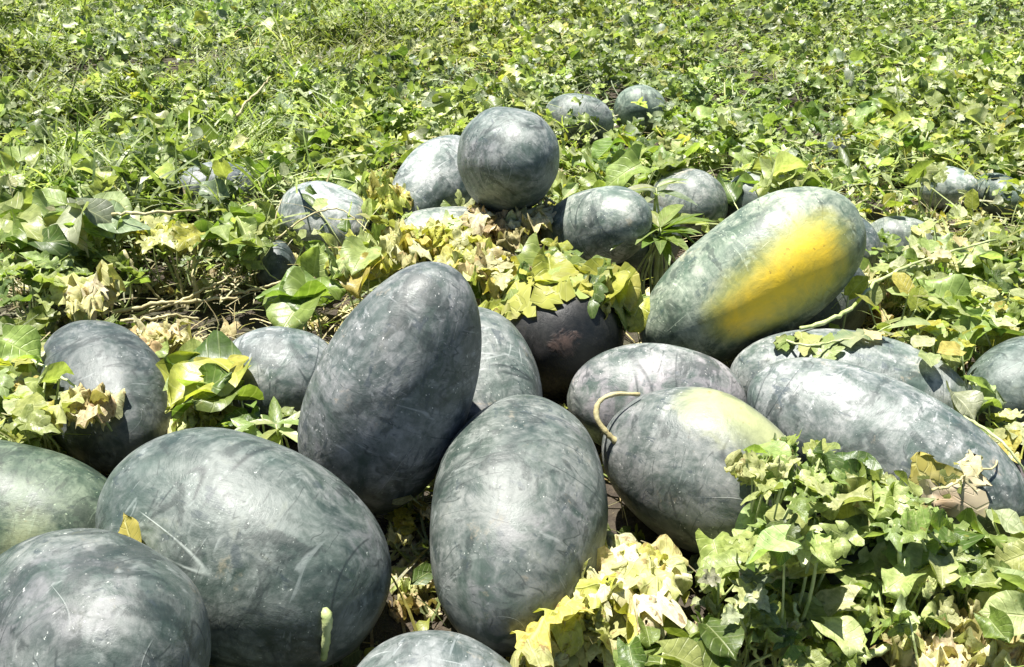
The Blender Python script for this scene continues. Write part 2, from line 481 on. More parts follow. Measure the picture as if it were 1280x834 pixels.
# tint, label, group
PILE = 'watermelons heaped in the clearing'
FIELD = 'watermelons half hidden in the far leaves'
INFO = {
'A': ((1.03, 1.08, 1.06), 'smooth grey green watermelon leaning against the front of the big dented one', PILE),
'B': ((0.94, 1.15, 0.81), 'light green tinged watermelon beside the big dented dark one', PILE),
'C': ((1.03, 1.12, 1.08), 'large dark green grey watermelon with rubbed pale band and a cut stem', PILE),
'D': ((1.52, 1.49, 1.54), 'tall dark purplish watermelon standing almost upright in the heap', PILE),
'E': ((1.50, 1.52, 1.50), 'grey watermelon mostly hidden behind the upright dark one', PILE),
'F': ((.13, .12, .115), 'blackish shaded watermelon with brown blossom end under draped leaves', PILE),  # near-black tint paints the shade under the leaves onto an already dark rind
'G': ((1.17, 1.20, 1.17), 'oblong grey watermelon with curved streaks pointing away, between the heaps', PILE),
'H': ((1.84, 1.79, 1.80), 'rounded grey watermelon behind the one with the curled stem', PILE),
'I': ((1.30, 1.30, 1.30), 'speckled grey watermelon with yellowish shoulder and curled pale stem', PILE),
'J': ((2.00, 2.16, 1.73), 'long green watermelon with bright yellow ground spot, propped up', PILE),
'K': ((2.04, 2.03, 2.04), 'grey watermelon behind the longest pale one, leaves on top', PILE),
'L': ((1.99, 1.96, 2.01), 'longest pale grey watermelon sloping down into the leaves', PILE),
'M': ((0.95, 0.99, 1.01), 'dark bluish watermelon with cream dry leaf on its flank', PILE),
'N': ((1.96, 1.96, 2.04), 'small pale bluish watermelon beside the upright dark one', PILE),
'O': ((1.56, 1.61, 1.61), 'round end of a blue grey watermelon perched on top of others', PILE),
'P': ((2.38, 2.38, 2.41), 'whitish grey watermelon behind the perched round one', PILE),
'Q': ((2.21, 2.21, 2.02), 'pale watermelon under the perched round one, buried in wilted leaves', PILE),
'R': ((2.42, 2.44, 2.27), 'pale grey watermelon beside the narrow leaved weed', PILE),
'T': ((1.0, 1.05, 1.0), 'shaded watermelon behind the narrow leaved weed', PILE),
'U': ((1.76, 1.79, 1.72), 'grey watermelon under leaves behind the narrow leaved weed', PILE),
'V': ((1.69, 1.73, 1.73), 'small round grey watermelon behind the yellow spotted one', PILE),
'W': ((1.56, 1.68, 1.56), 'far oval grey watermelon next to the small round green one', FIELD),
'X': ((1.56, 1.80, 1.50), 'far small round green watermelon in the leaves', FIELD),
'Y': ((2.83, 2.78, 2.83), 'pale silvery watermelon alone among the leaves behind the heap', FIELD),
'Z': ((1.56, 1.62, 1.68), 'bluish watermelon overgrown with grass and vines', FIELD),
'AA': ((.75, .85, .9), 'tiny dark young watermelon beside the round sunlit leaf', FIELD),
'AB': ((1.82, 1.77, 1.85), 'watermelon end sticking out behind the yellow spotted one', FIELD),
'AC': ((1.80, 1.86, 1.68), 'small watermelon covered by tiny leaves right behind the long vine', FIELD),
'AD': ((3.46, 3.46, 3.46), 'small whitish watermelon in the leaves above the long vine', FIELD),
'AE': ((1.68, 1.86, 1.68), 'small green grey watermelon next to the small whitish one', FIELD),
'AF': ((1.0, 1.15, 1.08), 'dark green watermelon shaded by small leaves beyond the longest pale one', FIELD),
'AG': ((1.25, 1.3, 1.35), 'bluish watermelon at the foot of the withered leaf heap', PILE),
'AH': ((1.0, 1.05, 1.1), 'tiny grey young watermelon lying far off in the leaves', FIELD),
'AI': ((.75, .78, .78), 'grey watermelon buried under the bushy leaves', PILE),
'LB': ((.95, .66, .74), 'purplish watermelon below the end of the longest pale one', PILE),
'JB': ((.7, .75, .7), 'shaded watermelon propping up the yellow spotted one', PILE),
}
MELOBJ = {}
for s_, (k, (tint, label, group)) in enumerate(INFO.items()):
    V, Fc = make_rind(k, 100 + s_)
    me = mesh_from('watermelon', V, Fc, RIND)
    c, r, a, ax = MEL[k]
    q = mel_rot(k)
    R3 = np.array(q.to_matrix())
    W = V @ R3.T + c
    spot = np.zeros((len(V), 4)); spot[:, 3] = 1
    if k == 'J':
        dd = np.full(len(W), 9.0)
        for (u, v, rr) in ((924, 398, .042), (948, 379, .050), (976, 358, .055), (1004, 337, .060), (1024, 322, .057)):
            A_, _ = mel_hit('J', u, v)
            dd = np.minimum(dd, np.linalg.norm(W - A_, axis=1) / rr)
        spot[:, 0] = np.clip(1.10 - dd * .50, 0, 1)
    if k == 'I':
        A_, _ = mel_hit('I', 890, 505); B_, _ = mel_hit('I', 972, 555)
        t = np.clip(((W - A_) @ (B_ - A_)) / ((B_ - A_) @ (B_ - A_)), 0, 1)
        dd = np.linalg.norm(W - (A_ + t[:, None] * (B_ - A_)), axis=1)
        spot[:, 0] = np.clip(.85 - dd / .10, 0, 1); spot[:, 1] = 1
    if k == 'B':
        A_, _ = mel_hit('B', 30, 680)
        spot[:, 0] = np.clip(.42 - np.linalg.norm(W - A_, axis=1) / .2, 0, 1); spot[:, 1] = 1
    if k == 'F':
        A_, _ = mel_hit('F', 706, 432)
        spot[:, 2] = np.clip(1.0 - np.linalg.norm(W - A_, axis=1) / .06, 0, 1)
    at = me.attributes.new('spot', 'FLOAT_COLOR', 'POINT')
    at.data.foreach_set('color', spot.ravel())
    o = link(bpy.data.objects.new('watermelon', me))
    o.location = c; o.rotation_mode = 'QUATERNION'; o.rotation_quaternion = q
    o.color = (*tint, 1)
    tag(o, label, 'watermelon', group)
    MELOBJ[k] = o

def part_tube(name, parent, pts, radii, mat, sides=7):
    """tube given in world points, stored under parent"""
    inv = (Matrix.Translation(parent.location) @ (parent.rotation_quaternion.to_matrix().to_4x4() if parent.rotation_mode == 'QUATERNION' else parent.rotation_euler.to_matrix().to_4x4())).inverted()
    V, Fc = tube_geo(pts, radii, sides)
    V = [inv @ Vector(v) for v in V]
    return link(bpy.data.objects.new(name, mesh_from(name, V, Fc, mat)), parent)

# curled stem on the speckled melon
p_end, n_end = mel_hit('I', 768, 552)
dI = np.linalg.norm(p_end - CAMP)
ipt = [p_end - n_end * .004] + [CAMP + ray(u, v) * (dI + dd) for u, v, dd in
      ((757, 540, -.004), (746, 522, -.006), (749, 503, .0), (768, 493, .012), (800, 493, .022))]
sp = spline(ipt, 7)
part_tube('stem', MELOBJ['I'], sp, np.linspace(.0052, .0034, len(sp)) * rng.uniform(.85, 1.2, len(sp)), STEM_DRY)
# cut stem of the big melon, hanging at its lower end
p0, n0 = mel_hit('C', 404, 758)
pts = [p0 - n0 * .004, p0 + n0 * .012 + np.array([0, 0, -.012]), p0 + n0 * .018 + np.array([-.006, 0, -.045]), p0 + n0 * .02 + np.array([-.012, 0, -.075])]
sp = spline(pts, 6)
part_tube('stem', MELOBJ['C'], sp, np.linspace(.0070, .0046, len(sp)) * rng.uniform(.8, 1.25, len(sp)), STEM)
for k, (u, v) in (('G', (650, 489)), ('V', (912, 250)), ('R', (690, 262))):
    p0, n0 = mel_hit(k, u, v)
    pts = [p0 - n0 * .004, p0 + n0 * .02, p0 + n0 * .03 + np.array([.014, .0, .006]), p0 + n0 * .03 + np.array([.03, .01, -.008])]
    sp = spline(pts, 5)
    if k != 'G':
        part_tube('stem', MELOBJ[k], sp, np.linspace(.0048, .003, len(sp)), STEM_DRY)

# ------------------------------------------------------------------ leaf templates
def leaf_template(kind, seed, rows, cols):
    """leaf of unit length along +Y from its base, normal +Z; returns verts, uv, faces"""
    rs = np.random.default_rng(seed)
    ph = rs.random(6) * 6.28
    fold = rs.uniform(.08, .32); bend = rs.uniform(.05, .45); rip = rs.uniform(.03, .08); roll = rs.uniform(-.25, .25)
    V, UV = [], []
    for j in range(rows + 1):
        t = j / rows
        for i in range(cols + 1):
            s = 2 * i / cols - 1
            sa = abs(s)
            if kind == 'round':
                w = .44 * (math.sin(math.pi * min(1, (t * .92 + .08))) ** .45) * (1 + .10 * math.sin(t * 9 + ph[0]) * sa)
                y = t - .22 * (1 - t) ** 2 * sa ** 1.5 + .035 * sa * math.sin(t * 9 + ph[1]) - .14 * t ** 3 * sa * sa
            elif kind == 'melon':
                lob = abs(math.sin(t * math.pi * 3.0 + .35)) ** .55
                w = (.10 + .42 * lob) * (math.sin(math.pi * min(1, t * .88 + .10)) ** .6) * (1 + .12 * math.sin(s * 3 + 9 * t + ph[0]))
                y = t - .20 * (1 - t) ** 2 * sa + .13 * sa * lob * (1 - t) + .02 * math.sin(ph[3] + 30 * t)
            elif kind == 'lance':
                w = .135 * (math.sin(math.pi * t ** .8) ** .8 + .02)
                y = t
            elif kind == 'stalk':
                w = .014; y = t
            elif kind == 'blade':
                w = .030 * (1 - t) ** .6 + .002; y = t
            elif kind == 'oval':
                w = .30 * (math.sin(math.pi * t ** .72) ** .75 + .02) * (1 + .05 * math.sin(t * 20 + ph[0]) * sa)
                y = t
            elif kind == 'small':
                w = .40 * (math.sin(math.pi * min(1, t * .93 + .07)) ** .6) * (1 + .08 * math.sin(t * 9 + ph[0]))
                y = t - .1 * (1 - t) ** 2 * sa
            else:   # wither
                w = .40 * (math.sin(math.pi * min(1, t * .84 + .10)) ** .4) * (1 + .16 * math.sin(t * 11 + ph[0] + s) * sa)
                y = t - .15 * (1 - t) ** 2 * sa + .05 * sa * math.sin(t * 13 + ph[1]) - .22 * t ** 3 * sa * sa
            x = s * w
            z = fold * abs(x) - bend * t * t * .6 + rip * math.sin(9 * t + ph[2] + 2 * s) * sa + roll * x * t
            if kind in ('round', 'melon', 'oval'):
                z = (fold * 1.5 + .1) * abs(x) - bend * t * t * .8 + 1.7 * rip * math.sin(8 * t + ph[2] + 2.2 * s) * sa + roll * 1.6 * x * t - .16 * sa ** 3 * math.sin(ph[5] + 5 * t + s)
            if kind == 'blade':
                z = -(bend + .2) * t * t; x = x + .25 * roll * t * t
            if kind == 'stalk':
                z = -bend * t * t * 1.2 + .05 * math.sin(5 * t + ph[2]); x = s * .014; x += .12 * roll * math.sin(3 * t + ph[1]); y = t
            if kind == 'lance':
                z = .5 * abs(x) - (bend + .15) * t * t * .7
            if kind == 'wither':
                x = s * w * (.85 + .15 * math.sin(t * 7 + ph[3]))
                z = .30 * math.sin(ph[4]) * abs(x) + .10 * math.sin(13 * x + 6 * t + ph[2]) + .095 * math.sin(14 * t - 8 * x + ph[3]) + .06 * math.sin(23 * x + 17 * t + ph[0]) \
                    - bend * .7 * t * t + .028 * rs.normal() + .30 * sa ** 3 * math.sin(ph[5] + 4 * t + s)
                y = y * .85 + .06 * math.sin(9 * x + ph[1])
                x += .03 * rs.normal(); y += .02 * rs.normal()
            V.append((x, y, z)); UV.append((i / cols, t))
    Fc = []
    for j in range(rows):
        for i in range(cols):
            a = j * (cols + 1) + i
            Fc.append((a, a + 1, a + cols + 2, a + cols + 1))
    return np.array(V), np.array(UV), np.array(Fc)

_plain_template = leaf_template
def leaf_template(kind, seed, rows, cols):
    if kind == 'ruffle':
        # limp dying leaf: a ruffled disc, waves growing towards the rim
        rs = np.random.default_rng(seed); ph = rs.random(8) * 6.28
        ring, seg = 8, 36
        V, UV, Fc = [(0, .5, 0)], [(.5, .5)], []
        for r_ in range(1, ring + 1):
            q = r_ / ring
            for k_ in range(seg):
                th = 2 * math.pi * k_ / seg
                R = .5 * q * (1 + .14 * math.sin(3 * th + ph[0]) + .10 * math.sin(5 * th + ph[1]) + .06 * math.sin(9 * th + ph[2]))
                x, y = .85 * R * math.sin(th), .5 + R * math.cos(th)
                z = q ** 1.7 * (.13 * math.sin(3 * th + ph[3]) + .085 * math.sin(6 * th + ph[4] + 3 * q) + .05 * math.sin(10 * th + ph[0] - 4 * q)) \
                    + .040 * math.sin(17 * x + 5 * y + ph[5]) + .040 * math.sin(15 * y - 6 * x + ph[6]) + .9 * math.sin(ph[7]) * x * x - .22 * q ** 4 * (1 + math.sin(th + ph[1]))
                V.append((x, y, z)); UV.append((.5 + .5 * q * math.sin(th), .5 + .5 * q * math.cos(th)))
        for k_ in range(seg):
            Fc.append((0, 1 + k_, 1 + (k_ + 1) % seg, 1 + (k_ + 1) % seg))
        for r_ in range(ring - 1):
            for k_ in range(seg):
                a0 = 1 + r_ * seg; b0 = a0 + seg; k2 = (k_ + 1) % seg
                Fc.append((a0 + k_, b0 + k_, b0 + k2, a0 + k2))
        return np.array(V), np.array(UV), [f if f[2] != f[3] else f[:3] for f in Fc]
    if kind != 'melon': return _plain_template(kind, seed, rows, cols)
    # watermelon leaf: a narrow blade cut into rounded, forward-swept lobes
    rs = np.random.default_rng(seed)
    ph = rs.random(6) * 6.28
    fold = rs.uniform(.05, .5); bend = rs.uniform(.1, .6); roll = rs.uniform(-.5, .5)
    lobes = [(.0, 0.0, .62, .06), (.42, rs.uniform(-.15, .15), .58, .15)]
    pairs = ((.10, 1.35, .34, .10), (.27, 1.05, .45, .125), (.47, .80, .34, .11)) if rows > 2 else ((.14, 1.2, .38, .13), (.42, .9, .38, .13))
    for t, a, l, w in pairs:
        for sg in (-1, 1):
            lobes.append((t + rs.uniform(-.03, .03), sg * (a + rs.uniform(-.15, .15)), l * rs.uniform(.8, 1.15), w * rs.uniform(.85, 1.2)))
    V, UV, Fc = [], [], []
    for li, (t0, a, l, w) in enumerate(lobes):
        b0 = len(V)
        dx, dy = math.sin(a), math.cos(a)
        for j in range(rows + 1):
            q = j / rows
            if rows > 2: wd = w * (.55 * (1 - q) + .75 * math.sin(math.pi * min(1, .1 + .86 * q)) ** .7) * (1 + .2 * math.sin(9 * q + ph[li % 6]))
            else: wd = w * (.5, 1.15, .25)[j]
            for i in range(cols + 1):
                e = 2 * i / cols - 1
                x = dx * l * q + dy * e * wd
                y = t0 + dy * l * q - dx * e * wd
                r2 = abs(x)
                z = fold * r2 - bend * .6 * y * y - .35 * roll * r2 * r2 + .035 * math.sin(11 * y + 13 * x + ph[1]) + .045 * math.sin(15 * x - 7 * y + ph[2]) - .25 * wd * e * e + .004 * li * (-1) ** li
                V.append((x, y, z)); UV.append((i / cols, min(1, q)))
        for j in range(rows):
            for i in range(cols):
                c0 = b0 + j * (cols + 1) + i
                Fc.append((c0, c0 + 1, c0 + cols + 2, c0 + cols + 1))
    return np.array(V), np.array(UV), np.array(Fc)

def leaf_mesh(kind, seed, rows, cols, mat):
    V, UV, Fc = leaf_template(kind, seed, rows, cols)
    me = mesh_from('leaf', V, Fc, mat)
    uvl = me.uv_layers.new(name='leaf')
    li = np.array([i_ for f_ in Fc for i_ in f_])
    uvl.data.foreach_set('uv', UV[li].ravel())
    return me

RES = {'round': (9, 6), 'melon': (5, 2), 'lance': (6, 2), 'oval': (7, 4), 'small': (5, 4), 'ruffle': (6, 22), 'wither': (14, 10)}
LM = {k: [leaf_mesh(k, 31 * i + 5, *RES[k], WITHER if k in ('wither', 'ruffle') else LEAF) for i in range(10)] for k in RES}

# ------------------------------------------------------------------ leaf colours (base colours of the leaves themselves)
PAL = {
 'green':  [(.120, .178, .034), (.155, .212, .048), (.20, .255, .070), (.075, .122, .025), (.235, .28, .082)],
 'pale':   [(.315, .362, .145), (.37, .415, .20), (.285, .335, .12), (.235, .298, .092), (.435, .46, .275)],
 'grey':   [(.21, .25, .155), (.27, .30, .20), (.155, .195, .115), (.33, .35, .25)],
 'yellow': [(.36, .35, .055), (.40, .39, .09), (.30, .32, .055), (.42, .37, .10)],
 'wither': [(.44, .43, .20), (.48, .45, .25), (.40, .41, .17), (.52, .49, .31), (.35, .31, .15)],
 'cream':  [(.56, .55, .34), (.60, .58, .40), (.50, .51, .28)],
 'dry':    [(.42, .34, .18), (.50, .43, .26), (.34, .26, .14), (.56, .50, .34)],
}
def pick(pal):
    """pal may be 'green' or 'green+pale'"""
    p = random.choice(pal.split('+'))
    c = random.choice(PAL[p]); f = random.uniform(.8, 1.2)
    return tuple(min(1, x * f * random.uniform(.92, 1.08)) for x in c)

def frame_from(direction, normal):
    y = np.asarray(direction, float); y = y / np.linalg.norm(y)
    z = np.asarray(normal, float); z = z - y * (z @ y); z = z / (np.linalg.norm(z) + 1e-9)
    x = np.cross(y, z)
    return np.stack([x, y, z], 1)

def push_out(p, gap=.008):
    for m in MEL.values():
        w = mel_w(p[None], m)[0]
        if w < 1.0 + gap / m[1]:
            p = m[0] + (p - m[0]) / max(w, .05) * (1.0 + gap / m[1])
    return p

def add_leaf(parent, root, base, R3, size, kind, color, name='leaf'):
    o = bpy.data.objects.new(name, random.choice(LM[kind]))
    M = Matrix([[*(R3[r] * size), float(base[r] - root[r])] for r in range(3)] + [[0, 0, 0, 1]])
    link(o, parent)
    o.matrix_local = M
    o.color = (*color, 1)
    return o

def build_plant(name, label, leaves, group=None, cat='plant', stem_mat=None, stem_r=.0022, stem_from_root=True):
    """leaves: list of (base point, 3x3 frame, size, kind, colour)"""
    if not leaves: return None
    pts = np.array([l[0] for l in leaves])
    rx, ry = pts[:, 0].mean(), pts[:, 1].mean() + .02
    root = np.array([rx, ry, 0.0]); 
    for m in MEL.values():      # keep the root out of the fruit
        for _ in range(12):
            if mel_w(np.array([[root[0], root[1], m[0][2]]]), m)[0] < 1.05:
                d = root[:2] - m[0][:2]; d = d / (np.linalg.norm(d) + 1e-6)
                root[:2] += d * .025
    root[2] = float(ground_z(root[0], root[1])) - .004
    e = empty(name, root)
    tag(e, label, cat, group)
    V, Fc = [], []
    for b, R3, size, kind, colr in leaves:
        add_leaf(e, root, b, R3, size, kind, colr)
        if stem_from_root and random.random() < .6:
            mid = root * .35 + b * .65; mid[2] = max(root[2] + .004, b[2] * random.uniform(.12, .5)); mid[:2] += rng.normal(0, .022, 2)
            mid = push_out(mid, .01)
            sp = spline([root, mid, b], 4)
            sp = [push_out(p, .004) if i < len(sp) - 1 and i > 0 else p for i, p in enumerate(sp)]
            rr = stem_r * random.uniform(.7, 1.2) * (1.0 if size < .09 else 1.35)
            v, f = tube_geo([p - root for p in sp], np.linspace(rr * 1.25, rr * .8, len(sp)), 5, len(V))
            V += v; Fc += f
    if V:
        link(bpy.data.objects.new('stem', mesh_from('stem', V, Fc, stem_mat or STEM)), e)
    return e

def rand_frame(tilt=.6, outward=None, sun_bias=.0):
    a = random.uniform(0, 2 * math.pi)
    nrm = np.array([math.cos(a) * random.uniform(0, tilt), math.sin(a) * random.uniform(0, tilt), 1.0])
    b = random.uniform(0, 2 * math.pi)
    d = np.array([math.cos(b), math.sin(b), random.uniform(-.25, .35)])
    if outward is not None: d = d * .6 + outward
    return frame_from(d, nrm)

GUARD = {'AA', 'Y', 'U', 'V', 'AD', 'N', 'R'}   # fruit that the photograph shows clear of leaves
def region_plant(label, u, v, ru, rv, zlo, zhi, n, slo, shi, kinds, pal, tilt=.6, name='watermelon_plant', group=None, cat='plant',
                 stem_mat=None, stem=True, stem_r=.0022):
    leaves = []
    c = at_height(u, v, (zlo + zhi) / 2)
    for _ in range(n):
        a, q = random.uniform(0, 2 * math.pi), math.sqrt(random.random())
        p = at_height(u + ru * q * math.cos(a), v + rv * q * math.sin(a), random.uniform(zlo, zhi))
        p = push_out(p, .012)
        out = p - c; out[2] = 0; out = out / (np.linalg.norm(out) + .02)
        size = random.uniform(slo, shi)
        R3 = rand_frame(tilt, out * .8)
        p = p - R3[:, 1] * size * .5
        if random.random() < .85 and blocks_melon(np.array([p + R3[:, 1] * size * .5]), 1.0)[0] in GUARD: continue
        p = push_out(p, .01)
        p[2] = max(p[2], float(ground_z(p[0], p[1])) + .006)
        leaves.append((p, R3, size, random.choice(kinds.split('+')), pick(pal)))
    return build_plant(name, label, leaves, group, cat, stem_mat, stem_r, stem)

def draped_leaf(parent, root, k, u, v, size, ang, kind, color, gap=.010):
    """a leaf lying on melon k, following its surface"""
    p, nrm = mel_hit(k, u, v)
    V, UV, Fc = leaf_template(kind, random.randrange(999), *((5, 2) if kind == 'melon' else (9, 6)))
    ref = np.cross(nrm, [0, 0, 1.0]); ref /= np.linalg.norm(ref) + 1e-9
    fw = np.cross(ref, nrm)
    d = math.cos(ang) * ref + math.sin(ang) * fw
    R3 = frame_from(d, nrm)
    W = (V * np.array([1, 1, 1]) * size) @ R3.T + p - R3[:, 1] * size * .5
    c, r, a, ax = MEL[k]
    w = mel_w(W, MEL[k])
    lift = gap + np.maximum(V[:, 2], -.05) * size * .35 + rng.random(len(W)) * .002
    W = c + (W - c) / w[:, None] * (1 + lift / r)[:, None]
    me = mesh_from('leaf', W - root, Fc, WITHER if kind == 'wither' else LEAF)
    uvl = me.uv_layers.new(name='leaf'); uvl.data.foreach_set('uv', UV[np.array(Fc).ravel()].ravel())
    o = link(bpy.data.objects.new('leaf', me), parent)
    o.color = (*color, 1)
    return o

# ------------------------------------------------------------------ plants that can be told apart
WP = 'watermelon_plant'
region_plant('bushy pale green leaves between the speckled melon and the longest pale melon', 985, 590, 62, 50, .17, .27, 33, 0.031, 0.060, 'melon+melon+melon+round+wither', 'pale+pale+green', 1.2)
region_plant('broad pale leaves on long stalks in front of the speckled melon', 1000, 670, 75, 45, .13, .24, 28, 0.034, 0.068, 'melon+round+oval+melon', 'pale+pale+green', 1.2)
region_plant('leafy green plant below the withered black and yellow leaf', 1110, 650, 60, 40, .13, .22, 24, 0.034, 0.064, 'melon+melon+melon+round+wither', 'pale+pale+green', 1.2)
region_plant('green leaves with folded blades beside the purplish melon', 1240, 690, 60, 40, .05, .15, 22, 0.034, 0.068, 'melon+round+oval+melon', 'pale+pale+green', 1.2)
region_plant('dark glossy green leaves at the foot of the withered leaf heap', 850, 815, 70, 35, .06, .14, 24, 0.034, 0.068, 'round', 'green', .6)
region_plant('grey green leaves spreading beside the dark glossy ones', 940, 740, 60, 45, .06, .16, 22, 0.031, 0.060, 'melon+melon+melon+round+wither', 'pale+grey', 1.2)
region_plant('sprawling green plant with thick pale upright stalks', 1020, 790, 80, 50, .04, .14, 27, 0.031, 0.064, 'melon+melon+melon+round+wither', 'pale+pale+green', 1.2)
region_plant('loose leafy stalks near the pale dry litter', 1120, 745, 70, 55, .04, .15, 24, 0.027, 0.060, 'melon+melon+melon+round+wither', 'pale+pale+green', 1.2)
region_plant('plant with large folded leaves at the edge of the bushy patch', 1270, 760, 45, 50, .04, .15, 15, 0.034, 0.072, 'round', 'pale+pale+green', 1.2)
region_plant('loose pale leaves spreading towards the purplish melon', 1180, 690, 70, 36, .08, .15, 30, .045, .08, 'melon+round', 'pale+green', 1.1)
region_plant('low tangle of cut leaves under the broad pale ones', 960, 690, 75, 50, .03, .12, 46, .04, .075, 'melon+melon+round', 'pale+pale+green', 1.2, stem=False)
region_plant('low tangle of cut leaves at the foot of the long rising stalk', 1090, 720, 75, 50, .03, .12, 46, .04, .075, 'melon+melon+round', 'pale+pale+green', 1.2, stem=False)
region_plant('trailing leaves along the lower side of the longest pale melon', 1075, 610, 75, 32, .15, .22, 34, .04, .07, 'melon+round', 'pale+green', 1.2, stem=False)
region_plant('straw coloured dry leaves heaped beside leafy stalks', 1200, 808, 90, 35, .03, .10, 48, .05, .09, 'wither', 'dry+wither', .9, name='dry_leaf_heap', cat='dry leaves', stem=False)
region_plant('heap of crumpled pale yellow withered leaves in front of the oblong melon', 742, 728, 96, 48, .05, .13, 110, .045, .09, 'ruffle+ruffle+wither', 'cream+wither+yellow+wither', .9, name='withered_leaf_heap', cat='dry leaves', stem=False)
region_plant('thin yellow sprig growing between the two big melons', 515, 625, 22, 60, .0, .12, 10, .025, .045, 'small+wither', 'yellow+wither', .8, name='weed_sprig')
region_plant('dry straw coloured leaves between the two big melons', 515, 720, 28, 60, -.03, .0, 26, .03, .06, 'wither', 'dry+wither', .9, name='dry_leaf_heap', cat='dry leaves', stem=False)
region_plant('green leaf clump covering one side of the dark bluish melon', 40, 480, 48, 62, .08, .22, 40, .045, .085, 'round+small+melon', 'pale+green+yellow', .8)
region_plant('low green weeds below the cream dry leaf', 40, 545, 50, 22, .02, .12, 22, .04, .07, 'small+lance', 'green+pale', .8, name='weed_plant')
region_plant('cream dry leaves stuck on the dark bluish melon', 105, 500, 32, 20, .14, .20, 8, .05, .085, 'ruffle+wither', 'wither+dry', .8, name='dry_leaf_cluster', cat='dry leaves', stem=False)
region_plant('broad sunlit yellow green leaves behind the big dented melon', 262, 478, 52, 26, .09, .17, 10, .09, .14, 'round', 'yellow+green', .5)
region_plant('thin green leaves beside the upright dark melon', 325, 520, 40, 30, .07, .16, 22, .05, .09, 'lance+melon', 'green+pale', .8)
region_plant('crumpled dull leaves under the sunlit yellow green ones', 265, 530, 50, 18, .03, .09, 16, .05, .08, 'wither', 'wither+yellow', .8, name='dry_leaf_cluster', cat='dry leaves', stem=False)
region_plant('pale crumpled leaf bunch behind the dark bluish melon', 205, 425, 30, 22, .03, .10, 12, .06, .10, 'ruffle+wither', 'wither+dry', .8, name='dry_leaf_cluster', cat='dry leaves', stem=False)
region_plant('large pointed pale leaves standing above the dark gap', 55, 275, 60, 40, .12, .22, 20, .10, .16, 'oval', 'pale+green', .9)
region_plant('large leaves arching over the dark gap beside dry stalks', 110, 272, 60, 26, .12, .22, 16, .09, .15, 'oval+round', 'pale+grey', .8)
region_plant('low ferny leaves left of the crumpled cream leaf', 35, 345, 50, 35, .10, .18, 26, .06, .10, 'melon', 'pale+green', .8)
region_plant('crumpled cream leaf over the dark bluish melon', 110, 362, 26, 16, .14, .18, 7, .08, .12, 'ruffle+wither', 'wither', .7, name='dry_leaf_cluster', cat='dry leaves', stem=False)
region_plant('yellowing leaves hanging from the bleached stalk', 200, 290, 40, 20, .12, .2, 12, .07, .11, 'melon+wither', 'yellow+wither', .9)
region_plant('bright leaves below the bluish overgrown melon', 315, 285, 48, 32, .10, .2, 22, .07, .11, 'melon+oval', 'pale+green', .8)
region_plant('round sunlit leaf and companions beside the small pale bluish melon', 385, 368, 40, 22, .12, .17, 6, .10, .14, 'round', 'yellow+green', .4)
region_plant('cupped yellow green leaves behind the upright dark melon', 450, 325, 34, 32, .10, .2, 16, .06, .10, 'round+wither', 'yellow+pale', .8)
region_plant('wilted yellow leaves bedded around the pale buried melon', 540, 305, 70, 26, .12, .19, 40, .06, .10, 'ruffle+wither+melon', 'wither+yellow', .9)
region_plant('wilted pale leaves in front of the perched round melon', 640, 285, 50, 18, .14, .19, 26, .05, .09, 'ruffle+wither', 'wither+dry', .9, name='dry_leaf_cluster', cat='dry leaves', stem=False)
region_plant('limp pale leaves crushed under the perched round melon', 640, 268, 62, 10, .17, .22, 22, .06, .10, 'ruffle+wither', 'wither+dry', .7, name='dry_leaf_cluster', cat='dry leaves', stem=False)
region_plant('yellow green wilted leaves above the blackish melon', 600, 335, 60, 18, .14, .22, 22, .06, .10, 'wither+melon', 'yellow+wither', .8)
region_plant('yellow brown leaves beside the whitish melon behind the heap', 480, 240, 30, 26, .12, .2, 14, .08, .12, 'round+wither', 'yellow+green', .8)
region_plant('dark green leaves behind the pale grey melon', 800, 200, 55, 22, .1, .24, 22, .09, .14, 'melon+melon+round', 'green', .7)
region_plant('grey green leaves over the small round melon', 985, 225, 50, 26, .12, .22, 22, .08, .14, 'round+oval+melon', 'pale+grey', .8)
region_plant('tiny leaves crowding the small covered melon', 1130, 320, 45, 28, .08, .16, 40, .035, .06, 'small+round', 'pale+green', .9, name='weed_plant')
region_plant('dense small leaves above the long vine', 1200, 300, 60, 30, .08, .2, 44, .04, .07, 'small+round+melon', 'pale+wither', .9, name='weed_plant')
region_plant('dense small round leaves below the long vine', 1180, 370, 60, 34, .08, .18, 52, .03, .055, 'small+round', 'pale+green', .9, name='weed_plant')
region_plant('tangle of small yellowish leaves near the dark green melon', 1245, 385, 40, 40, .06, .18, 44, .03, .055, 'small', 'yellow+pale', .9, name='weed_plant')
region_plant('small pale leaves trailing down beside the grey leaf covered melon', 1170, 430, 50, 26, .1, .2, 30, .03, .055, 'small+melon', 'pale+yellow', .9, name='weed_plant')
region_plant('pale dry leaves under the propped melon end', 1085, 365, 28, 24, .04, .12, 12, .06, .09, 'ruffle+wither', 'dry+wither', .8, name='dry_leaf_cluster', cat='dry leaves', stem=False)
region_plant('curled pale round leaves beside the dark green melon', 1215, 492, 18, 16, .10, .15, 5, .05, .07, 'round', 'grey+pale', .6)
region_plant('thin yellow green shoots beside the end of the longest pale melon', 1255, 545, 26, 34, .06, .16, 12, .04, .07, 'melon+small', 'yellow+pale', .8, name='weed_plant')

